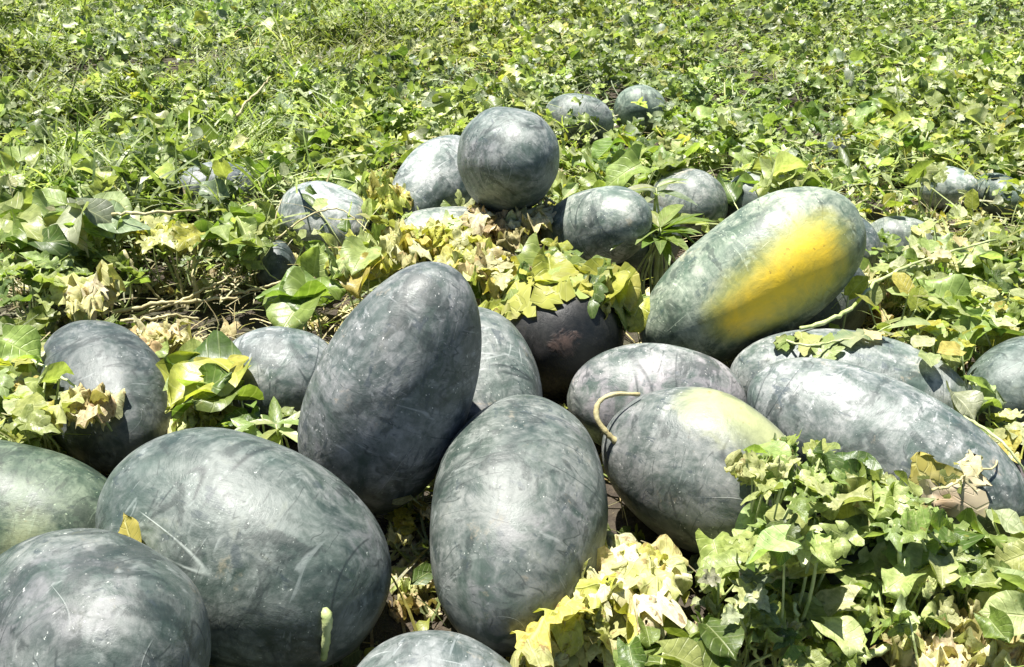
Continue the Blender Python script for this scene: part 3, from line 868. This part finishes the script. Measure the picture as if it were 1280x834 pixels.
# withered black and yellow leaf lying on the longest pale melon
def draped_group(name, label, spots, group=None, cat='leaves'):
    k0, u0, v0 = spots[0][:3]
    root, _ = mel_hit(k0, u0, v0)
    e = empty(name, root); tag(e, label, cat, group)
    for k, u, v, size, ang, kind, pal in spots:
        draped_leaf(e, root, k, u, v, size, ang, kind, pick(pal))
    return e
draped_group('withered_leaf', 'withered yellow and brown leaves lying on the longest pale melon',
             [('L', 1150, 590, .09, .5, 'wither', 'yellow'), ('L', 1185, 600, .08, 2.0, 'wither', 'yellow+dry'), ('L', 1200, 575, .05, 1.2, 'wither', 'dry'), ('L', 1165, 615, .08, -1, 'melon', 'green')])
draped_group('draped_leaves', 'yellow green leaves draped over the blackish shaded melon',
             [('F', u, v, s, a, kd, pl) for u, v, s, a, kd, pl in
              ((616, 392, .10, .9, 'wither', 'yellow+green'), (628, 376, .12, .5, 'melon', 'yellow+green'), (650, 364, .13, .3, 'wither', 'yellow+green'), (680, 354, .13, .1, 'wither', 'yellow+green'),
               (712, 352, .13, -.2, 'melon', 'yellow+green'), (742, 360, .13, -.5, 'wither', 'yellow+wither'), (768, 378, .12, -.9, 'round', 'yellow+green'), (786, 400, .09, -1.2, 'wither', 'green+yellow'),
               (655, 356, .12, 1.9, 'melon', 'yellow+green'), (722, 350, .12, -2.2, 'wither', 'green+yellow'), (690, 346, .13, 3.0, 'round', 'green+yellow'), (635, 362, .12, 2.6, 'round', 'green+yellow'), (752, 362, .12, 2.4, 'melon', 'green'))])
def canopy_over(label, k, n, xr, yr):
    c, r, a, ax = MEL[k]
    L = []
    for _ in range(n):
        p = np.array([c[0] + random.uniform(*xr), c[1] + random.uniform(*yr), c[2] + .06])
        p[2] = c[2] + r * math.sqrt(max(.08, 1 - ((p[0] - c[0]) / r) ** 2 - ((p[1] - c[1]) / a) ** 2)) + random.uniform(.006, .020)
        R3 = rand_frame(.5, np.array([random.uniform(-.5, .5), -1.2, -.35]))
        size = random.uniform(.07, .12)
        L.append((p - R3[:, 1] * size * .5, R3, size, random.choice(['wither', 'melon', 'round']), pick('yellow+green+green')))
    return build_plant('watermelon_plant', label, L, stem_from_root=False)
canopy_over('limp yellow green leaves hanging as a hood over the blackish melon', 'F', 28, (-.15, .16), (-.08, .10))
draped_group('vine_leaves', 'small wilted leaves on top of the grey melon behind the longest pale one',
             [('K', 1010, 428, .06, .4, 'wither', 'pale+grey'), ('K', 1035, 438, .07, 1.4, 'melon', 'pale'), ('K', 992, 432, .05, 2.4, 'wither', 'green'), ('K', 1060, 428, .06, -.6, 'wither', 'grey+pale'), ('K', 1085, 424, .05, .9, 'wither', 'dry')])
draped_group('fallen_leaf', 'small dull green leaf caught between three melons', [('C', 172, 668, .045, .8, 'round', 'yellow')], cat='leaf')

# narrow leaved weed standing in the heap
def lance_weed(label, u, v, z, n, length, pal, group=None):
    top = at_height(u, v, z)
    leaves = []
    for i in range(n):
        a = 2.4 * i
        el = random.uniform(-.15, .75)
        d = np.array([math.cos(a), math.sin(a), el])
        base = top + np.array([0, 0, -.01 * (i % 4)])
        leaves.append((base, frame_from(d, np.array([-.25 * math.cos(a), -.25 * math.sin(a), 1])), length * random.uniform(.7, 1.1), 'lance', pick(pal)))
    return build_plant('narrow_leaved_weed', label, leaves, group, stem_r=.0025)
lance_weed('weed with a rosette of long narrow leaves between the heaped melons', 825, 285, .20, 26, .15, 'green')
lance_weed('small upright weed with narrow grey leaves behind the pale grey melon', 820, 235, .24, 10, .11, 'grey')
lance_weed('narrow leaved sprig at the foot of the dry stalk', 345, 530, .13, 8, .09, 'green+pale')

# ------------------------------------------------------------------ loose stalks and runners
def runner(label, pix, r, mat, name='vine_runner', cat='vine', group=None):
    pts = [at_height(u, v, z) for u, v, z in pix]
    pts = [push_out(p, .006) for p in pts]
    sp = spline(pts, 8)
    root = sp[0].copy()
    sp = [p + rng.normal(0, r * .35, 3) for p in sp]
    V, Fc = tube_geo([p - root for p in sp], np.linspace(r * 1.0, r * .6, len(sp)) * rng.uniform(.8, 1.2, len(sp)), 7)
    o = link(bpy.data.objects.new(name, mesh_from(name, V, Fc, mat)))
    o.location = root
    return tag(o, label, cat, group)
runner('long pale vine arching from the grey melon through the small leaves', [(1000, 412, .19), (1055, 392, .20), (1100, 350, .20), (1165, 322, .18), (1245, 300, .17)], .0045, STEM)
runner('bleached upright stalk in the dark gap behind the dark bluish melon', [(247, 388, -.03), (243, 350, .05), (244, 310, .11), (252, 285, .15)], .0065, STEM_DRY)
runner('thin grey stalk standing beside the bleached one', [(232, 386, -.03), (226, 355, .03), (216, 330, .09)], .0035, STEM_DRY)
runner('bent dry stalk lying in front of the bleached one', [(165, 396, .0), (205, 384, .03), (255, 362, .05), (290, 345, .06)], .0045, STEM_DRY)
runner('dry stalk running towards the tiny dark melon', [(290, 368, .02), (325, 360, .04), (365, 350, .05), (400, 352, .05)], .004, STEM_DRY)
runner('horizontal dry stalk across the dark gap', [(140, 392, .03), (190, 381, .04), (240, 376, .035), (300, 372, .03)], .006, STEM_DRY)
runner('thin dry stalk lying just above the dark bluish melon', [(150, 402, .03), (190, 398, .05), (215, 395, .04), (250, 398, .02)], .0045, STEM_DRY)
runner('slanting dry stalk crossing in the dark gap', [(155, 315, .14), (175, 345, .08), (200, 375, .0)], .005, STEM_DRY)
runner('brown stick lying over the yellowing leaves', [(140, 268, .2), (190, 266, .21), (250, 264, .2)], .005, STEM_DRY)
runner('forked pale twig sticking out of the far grass', [(296, 146, .12), (310, 126, .17), (325, 112, .20), (338, 96, .24)], .006, STEM_DRY)
runner('thick pale green stalk lying along the bushy patch', [(1050, 836, .06), (1095, 815, .075), (1140, 800, .08), (1165, 795, .08)], .0055, STEM)
runner('upright pale stalk inside the bushy patch', [(998, 830, .02), (997, 790, .09), (993, 755, .13)], .004, STEM)
runner('long pale stalk rising through the bushy patch', [(1140, 798, .03), (1130, 745, .10), (1124, 690, .17), (1118, 655, .2)], .0042, STEM)
runner('thin paired stalk beside the long rising one', [(1170, 795, .03), (1160, 750, .09), (1155, 705, .14)], .0034, STEM)
runner('straight pale stalk slanting below the purplish melon', [(1125, 650, .17), (1165, 675, .15), (1215, 710, .11)], .0042, STEM)
runner('slender stalk leaning beside the dark glossy leaves', [(918, 770, .10), (935, 800, .08), (955, 836, .03)], .0036, STEM)
runner('twisted brown twig lying on the end of the longest pale melon', [(1165, 612, .17), (1190, 606, .175), (1208, 590, .17), (1226, 578, .17), (1238, 545, .15)], .0022, STEM_DRY)
runner('wiry pale tendril reaching the dark green melon', [(1195, 480, .12), (1225, 482, .12), (1260, 495, .09), (1290, 500, .08)], .0028, STEM)
runner('thin vine trailing over the leaf covered grey melon', [(975, 425, .17), (1010, 432, .2), (1045, 426, .2), (1080, 420, .2), (1120, 405, .19)], .0024, STEM)
runner('thin green vine crossing the flank of the dark bluish melon', [(40, 450, .16), (75, 470, .18), (110, 500, .17), (140, 540, .12)], .0026, STEM)
runner('dry tendril lying over the pale silvery melon', [(345, 300, .15), (385, 270, .19), (425, 262, .19), (462, 290, .15)], .0026, STEM_DRY)
runner('pale vine sagging over the end of the longest pale melon', [(1205, 520, .16), (1225, 555, .17), (1245, 590, .13), (1275, 620, .1)], .0026, STEM)
runner('yellow stalk standing between the two big melons', [(508, 655, .0), (515, 625, .05), (520, 600, .09), (534, 585, .12)], .004, STEM)

# ------------------------------------------------------------------ plants round the heap, one by one
COVER = dict(W=.25, X=.25, Y=.28, Z=.4, AA=.08, AB=.25, AC=.4, AD=.15, AE=.35, AF=.3, AH=.15, U=.3, V=.2, R=.15, M=.06, P=.7, Q=.6, T=.2, AI=.9, LB=.4, JB=.9)
def clear_of_melons(P, size=None):
    keep = np.ones(len(P), bool)
    for m in MEL.values():
        keep &= mel_w(P, m) > 1.06
    b = blocks_melon(P, 1.04)
    r = rng.random(len(P))
    for i in np.nonzero(b != '')[0]:
        if r[i] > COVER.get(b[i], .0): keep[i] = False
    return keep

def in_heap(x, y):
    """the trampled clearing where the fruit is piled"""
    return (((x - .05) / .85) ** 2 + ((y - 1.35) / .62) ** 2 < 1) | (((x - .2) / .45) ** 2 + ((y - 2.3) / .35) ** 2 < 1)

HOLLOWS = [(-.80, 1.92, .30, .27), (-.40, 1.86, .16, .12), (.92, 1.93, .18, .13), (-1.25, 1.95, .14, .1), (.30, 1.98, .2, .12)]
def in_hollow(x, y):
    """gaps in the canopy where the leaves have died back to bare soil"""
    m = np.zeros(np.shape(x), bool)
    for hx, hy, rx, ry in HOLLOWS: m |= ((x - hx) / rx) ** 2 + ((y - hy) / ry) ** 2 < 1
    return m
GROUPS = [
 ('plant with lobed leaves', 'melon+melon+round', 'green+pale', 'lobed leaved plants', 'watermelon_plant', (.06, .11)),
 ('narrow leaved weed', 'lance+oval', 'pale+green', 'narrow leaved weeds', 'weed_plant', (.07, .13)),
 ('small leaved weed', 'small+oval', 'pale+yellow', 'small leaved weeds', 'weed_plant', (.035, .065)),
]
SHORT = {'B': 'the light green tinged melon', 'M': 'the dark bluish melon', 'N': 'the small pale bluish melon', 'L': 'the longest pale melon',
         'J': 'the yellow spotted melon', 'O': 'the perched round melon', 'Y': 'the pale silvery lone melon',
         'Z': 'the bluish overgrown melon', 'W': 'the far oval melon', 'X': 'the far small round melon', 'AC': 'the small leaf covered melon',
         'AD': 'the small whitish melon', 'AF': 'the dark green shaded melon', 'AH': 'the tiny far melon', 'U': 'the grey melon under leaves', 'V': 'the small round grey melon'}
SHORT['P'] = 'the whitish melon behind the perched one'
made = 0
tries = 0
while made < 110 and tries < 3000:
    tries += 1
    y = 1.2 + 2.6 * random.random()
    x = random.uniform(-1, 1) * (.66 * y + .2)
    if in_heap(np.array([x]), np.array([y]))[0] or in_hollow(np.array([x]), np.array([y]))[0]: continue
    side = 0 if random.random() < .55 else (1 if x < 0 or random.random() < .3 else 2)
    lab, kinds, pal, grp, nm, (s0, s1) = GROUPS[side]
    P, L = [], []
    h0 = .06 + .15 * float(vnoise(x, y, .45, 21))
    for _ in range(9):
        a, q = random.uniform(0, 6.28), .13 * math.sqrt(random.random())
        P.append((x + q * math.cos(a), y + q * math.sin(a), h0 * random.uniform(.45, 1.1)))
    P = np.array(P)
    k = clear_of_melons(P)
    for p in P[k]:
        out = p - np.array([x, y, 0]); out[2] = .1; out /= np.linalg.norm(out) + .01
        size = random.uniform(s0, s1)
        R3 = rand_frame(.85, out * .7)
        L.append((p - R3[:, 1] * size * .4, R3, size, random.choice(kinds.split('+')), pick(pal)))
    if len(L) >= 4:
        near = min((k for k in INFO if k in SHORT), key=lambda k: (MEL[k][0][0] - x) ** 2 + (MEL[k][0][1] - y) ** 2)
        tone = np.mean([l[4] for l in L], axis=0)
        tw = 'yellowish' if tone[0] > tone[1] * .93 else ('pale' if tone[1] > .285 else ('deep green' if tone[1] < .235 else 'mid green'))
        dn = math.hypot(MEL[near][0][0] - x, MEL[near][0][1] - y)
        where = 'beside' if dn < .35 else ('near' if dn < .7 else 'in the field beyond')
        build_plant(nm, f'{tw} {lab} {where} {SHORT[near]}', L, f'{grp} {where} {SHORT[near]}')
        made += 1

# ------------------------------------------------------------------ uncountable field foliage, one mesh of real leaves per kind
def build_stuff(name, label, cat, temps, pos, R3, size, color, mat, which):
    VV, UU, FF, CC, MI = [], [], [], [], []
    base = 0
    for ti, (V, UV, Fc) in enumerate(temps):
        sel = np.nonzero(which == ti)[0]
        if not len(sel): continue
        W = np.einsum('nij,vj->nvi', R3[sel], V) * size[sel][:, None, None] + pos[sel][:, None, :]
        nV = len(V)
        VV.append(W.reshape(-1, 3))
        FF.append((Fc[None] + (base + np.arange(len(sel)) * nV)[:, None, None]).reshape(-1, 4))
        UU.append(np.tile(UV, (len(sel), 1)))
        CC.append(np.repeat(color[sel], nV, axis=0))
        base += nV * len(sel)
    VV, UU, FF, CC = np.concatenate(VV), np.concatenate(UU), np.concatenate(FF), np.concatenate(CC)
    me = bpy.data.meshes.new(name)
    me.vertices.add(len(VV)); me.vertices.foreach_set('co', VV.ravel())
    me.loops.add(FF.size); me.loops.foreach_set('vertex_index', FF.ravel().astype(np.int32))
    me.polygons.add(len(FF)); me.polygons.foreach_set('loop_start', (np.arange(len(FF)) * 4).astype(np.int32))
    me.polygons.foreach_set('use_smooth', np.ones(len(FF), bool))
    me.update(calc_edges=True)
    uvl = me.uv_layers.new(name='leaf'); uvl.data.foreach_set('uv', UU[FF.ravel()].ravel())
    at = me.attributes.new('tint', 'FLOAT_COLOR', 'POINT')
    at.data.foreach_set('color', np.concatenate([CC, np.ones((len(CC), 1))], 1).ravel())
    me.materials.append(mat)
    o = link(bpy.data.objects.new(name, me))
    return tag(o, label, cat, kind='stuff')

def frames(n, tilt, elev=(-.3, .4)):
    a = rng.random(n) * 2 * np.pi; t = rng.random(n) ** .7 * tilt
    nrm = np.stack([np.cos(a) * t, np.sin(a) * t, np.ones(n)], 1)
    b = rng.random(n) * 2 * np.pi
    d = np.stack([np.cos(b), np.sin(b), rng.uniform(*elev, n)], 1)
    d /= np.linalg.norm(d, axis=1)[:, None]
    nrm -= d * (nrm * d).sum(1)[:, None]; nrm /= np.linalg.norm(nrm, axis=1)[:, None]
    return np.stack([np.cross(d, nrm), d, nrm], 2)

def scatter(n, y0=.35, y1=13.0, w0=1.0, w1=.72, power=1.0):
    y = y0 + (y1 - y0) * rng.random(n * 3) ** power
    x = rng.uniform(-1, 1, n * 3) * (w0 + w1 * y)
    keep = rng.random(n * 3) < (w0 + w1 * y) / (w0 + w1 * y1) * 1.0 / (np.maximum(y, 1e-3) / y1) ** (0 if power == 1 else 1 - 1 / power)
    return x[keep][:n], y[keep][:n]

def canopy(x, y):
    h = .05 + .17 * vnoise(x, y, .45, 21) ** 1.2 + .18 * (vnoise(x, y, .14 + 0 * x, 22) - .5)
    return np.maximum(h, .03)

def area_scatter(dens, y0, y1, w0, w1):
    A = 2 * (w0 * (y1 - y0) + w1 * (y1 * y1 - y0 * y0) / 2)
    n = int(A * dens * 2.2)
    y = rng.uniform(y0, y1, n); x = rng.uniform(-1, 1, n) * (w0 + w1 * y1)
    k = np.abs(x) < w0 + w1 * y
    x, y = x[k], y[k]
    m = int(A * dens)
    return x[:m], y[:m]

PALN = {k: np.array(v) for k, v in PAL.items()}
def colours(n, weights, x, y):
    names = list(weights); p = np.array([weights[k] for k in names], float)
    ch = rng.choice(len(names), n, p=p / p.sum())
    C = np.zeros((n, 3))
    for i, k in enumerate(names):
        s = ch == i
        C[s] = PALN[k][rng.integers(0, len(PALN[k]), s.sum())]
    f = rng.uniform(.6, 1.3, n) * (.65 + .7 * vnoise(x, y, .5, 41))
    yel = vnoise(x, y, 1.1, 42)[:, None]
    C = C * f[:, None] * (1 + (yel - .5) * np.array([.28, .12, -.2]))
    return np.clip(C, .01, .9)

def field(name, label, cat, kinds, weights, dens, y0, y1, w0, w1, s0, s1, rows, cols, tilt, mat, zlo=.35, zhi=1.08, gap=.42, elev=(-.3, .4), seed=50, heap=.25, where=None, lift=1.0):
    x, y = area_scatter(dens, y0, y1, w0, w1)
    g = vnoise(x, y, .22, seed) * .6 + vnoise(x, y, .6, seed + 1) * .4
    k = rng.random(len(x)) < np.clip((g - gap) * 9 + .30, .04, 1)
    if where is not None: k &= where(x, y)
    hp = in_heap(x, y)
    k &= (~hp) | (rng.random(len(x)) < heap)
    k &= (~in_hollow(x, y)) | (rng.random(len(x)) < (.9 if zhi <= .5 else .08))
    x, y = x[k], y[k]
    h = canopy(x, y) * lift
    h = np.where(in_heap(x, y), h * .35, h)
    z = ground_z(x, y) + .012 + h * rng.uniform(zlo, zhi, len(x))
    P = np.stack([x, y, z], 1)
    k = clear_of_melons(P)
    P = P[k]; x = x[k]; y = y[k]
    n = len(P)
    temps = []
    for i, kd in enumerate(kinds.split('+')):
        for j in range(6): temps.append(leaf_template(kd, 700 + 13 * j + 101 * i, *((max(1, rows // 3) if rows < 8 else 4, 2 if rows >= 8 else 1) if kd == 'melon' else (rows, cols))))
    size = (s0 + (s1 - s0) * rng.random(n) ** 1.8) * (1 + .03 * y)
    R3 = frames(n, tilt, elev)
    P = P - R3[:, :, 1] * (size * .4)[:, None]
    P[:, 2] = np.maximum(P[:, 2], ground_z(P[:, 0], P[:, 1]) + .004)
    return build_stuff(name, label, cat, temps, P, R3, size, colours(n, weights, x, y), mat, rng.integers(0, len(temps), n))

field('vine_foliage', 'mass of lobed green and yellowish vine leaves round the melon heap', 'leaves', 'melon+melon+round', {'green': 4, 'pale': 4, 'yellow': .6, 'grey': 1.5},
      430, .5, 4.6, 1.0, .72, .03, .085, 12, 4, 1.6, LEAF_S, elev=(-.6, .9))
field('field_foliage', 'dense mass of pale green vine leaves filling the far field', 'leaves', 'melon+melon+round', {'green': 4, 'pale': 6, 'yellow': .4, 'grey': 2},
      760, 3.2, 12.5, 1.0, .72, .03, .085, 6, 2, 2.0, LEAF_S, elev=(-.6, .9), gap=.40, lift=1.25)
field('weed_foliage', 'mass of small pale weed leaves spread round the melon heap', 'leaves', 'small+oval', {'pale': 5, 'green': 3, 'yellow': .5},
      700, .5, 5.0, 1.0, .72, .018, .05, 3, 2, 2.0, LEAF_S, seed=60, elev=(-.6, 1.0))
field('grass', 'thin grass blades growing among the vine leaves', 'grass', 'blade', {'green': 3, 'pale': 6, 'yellow': .6},
      520, .8, 11.0, 1.0, .72, .06, .16, 4, 1, 1.4, LEAF_S, zlo=.3, zhi=1.0, elev=(.0, 1.5), seed=70, gap=.45)
field('tall_grass', 'taller stringy grass growing beyond the bluish overgrown melon', 'grass', 'blade', {'green': 3, 'pale': 5},
      2200, 2.5, 8.5, 1.0, .72, .09, .22, 5, 1, 1.2, LEAF_S, zlo=.5, zhi=1.1, elev=(.3, 2.2), seed=72, gap=.40,
      where=lambda x, y: (x < -.35 - .05 * (y - 2.6) + .5 * (vnoise(x, y, .5, 77) - .5)) & (vnoise(x, y, .6, 78) > .35))
field('vine_stalks', 'thin pale stalks and tendrils tangled through the leaves', 'stalks', 'stalk', {'pale': 4, 'wither': 1, 'dry': 1},
      420, .8, 7.0, 1.0, .72, .06, .18, 6, 2, 1.0, LEAF_S, zlo=.3, zhi=1.08, elev=(-.4, 1.0), seed=75, gap=.3, heap=.1)
field('dry_litter', 'dry straw coloured leaf litter lying on the soil', 'litter', 'wither', {'dry': 3, 'wither': 2},
      190, .4, 3.6, .8, .72, .03, .07, 6, 3, .8, WITHER_S, zlo=.0, zhi=.3, gap=.3, seed=80, heap=.6)
field('straw', 'dead stalks and straw lying in the bare hollows and between the melons', 'straw', 'stalk', {'dry': 3, 'wither': 2},
      900, .5, 2.7, .6, .62, .06, .16, 5, 2, .6, WITHER_S, zlo=.0, zhi=.5, elev=(-.15, .35), gap=.1, seed=90, heap=.5)
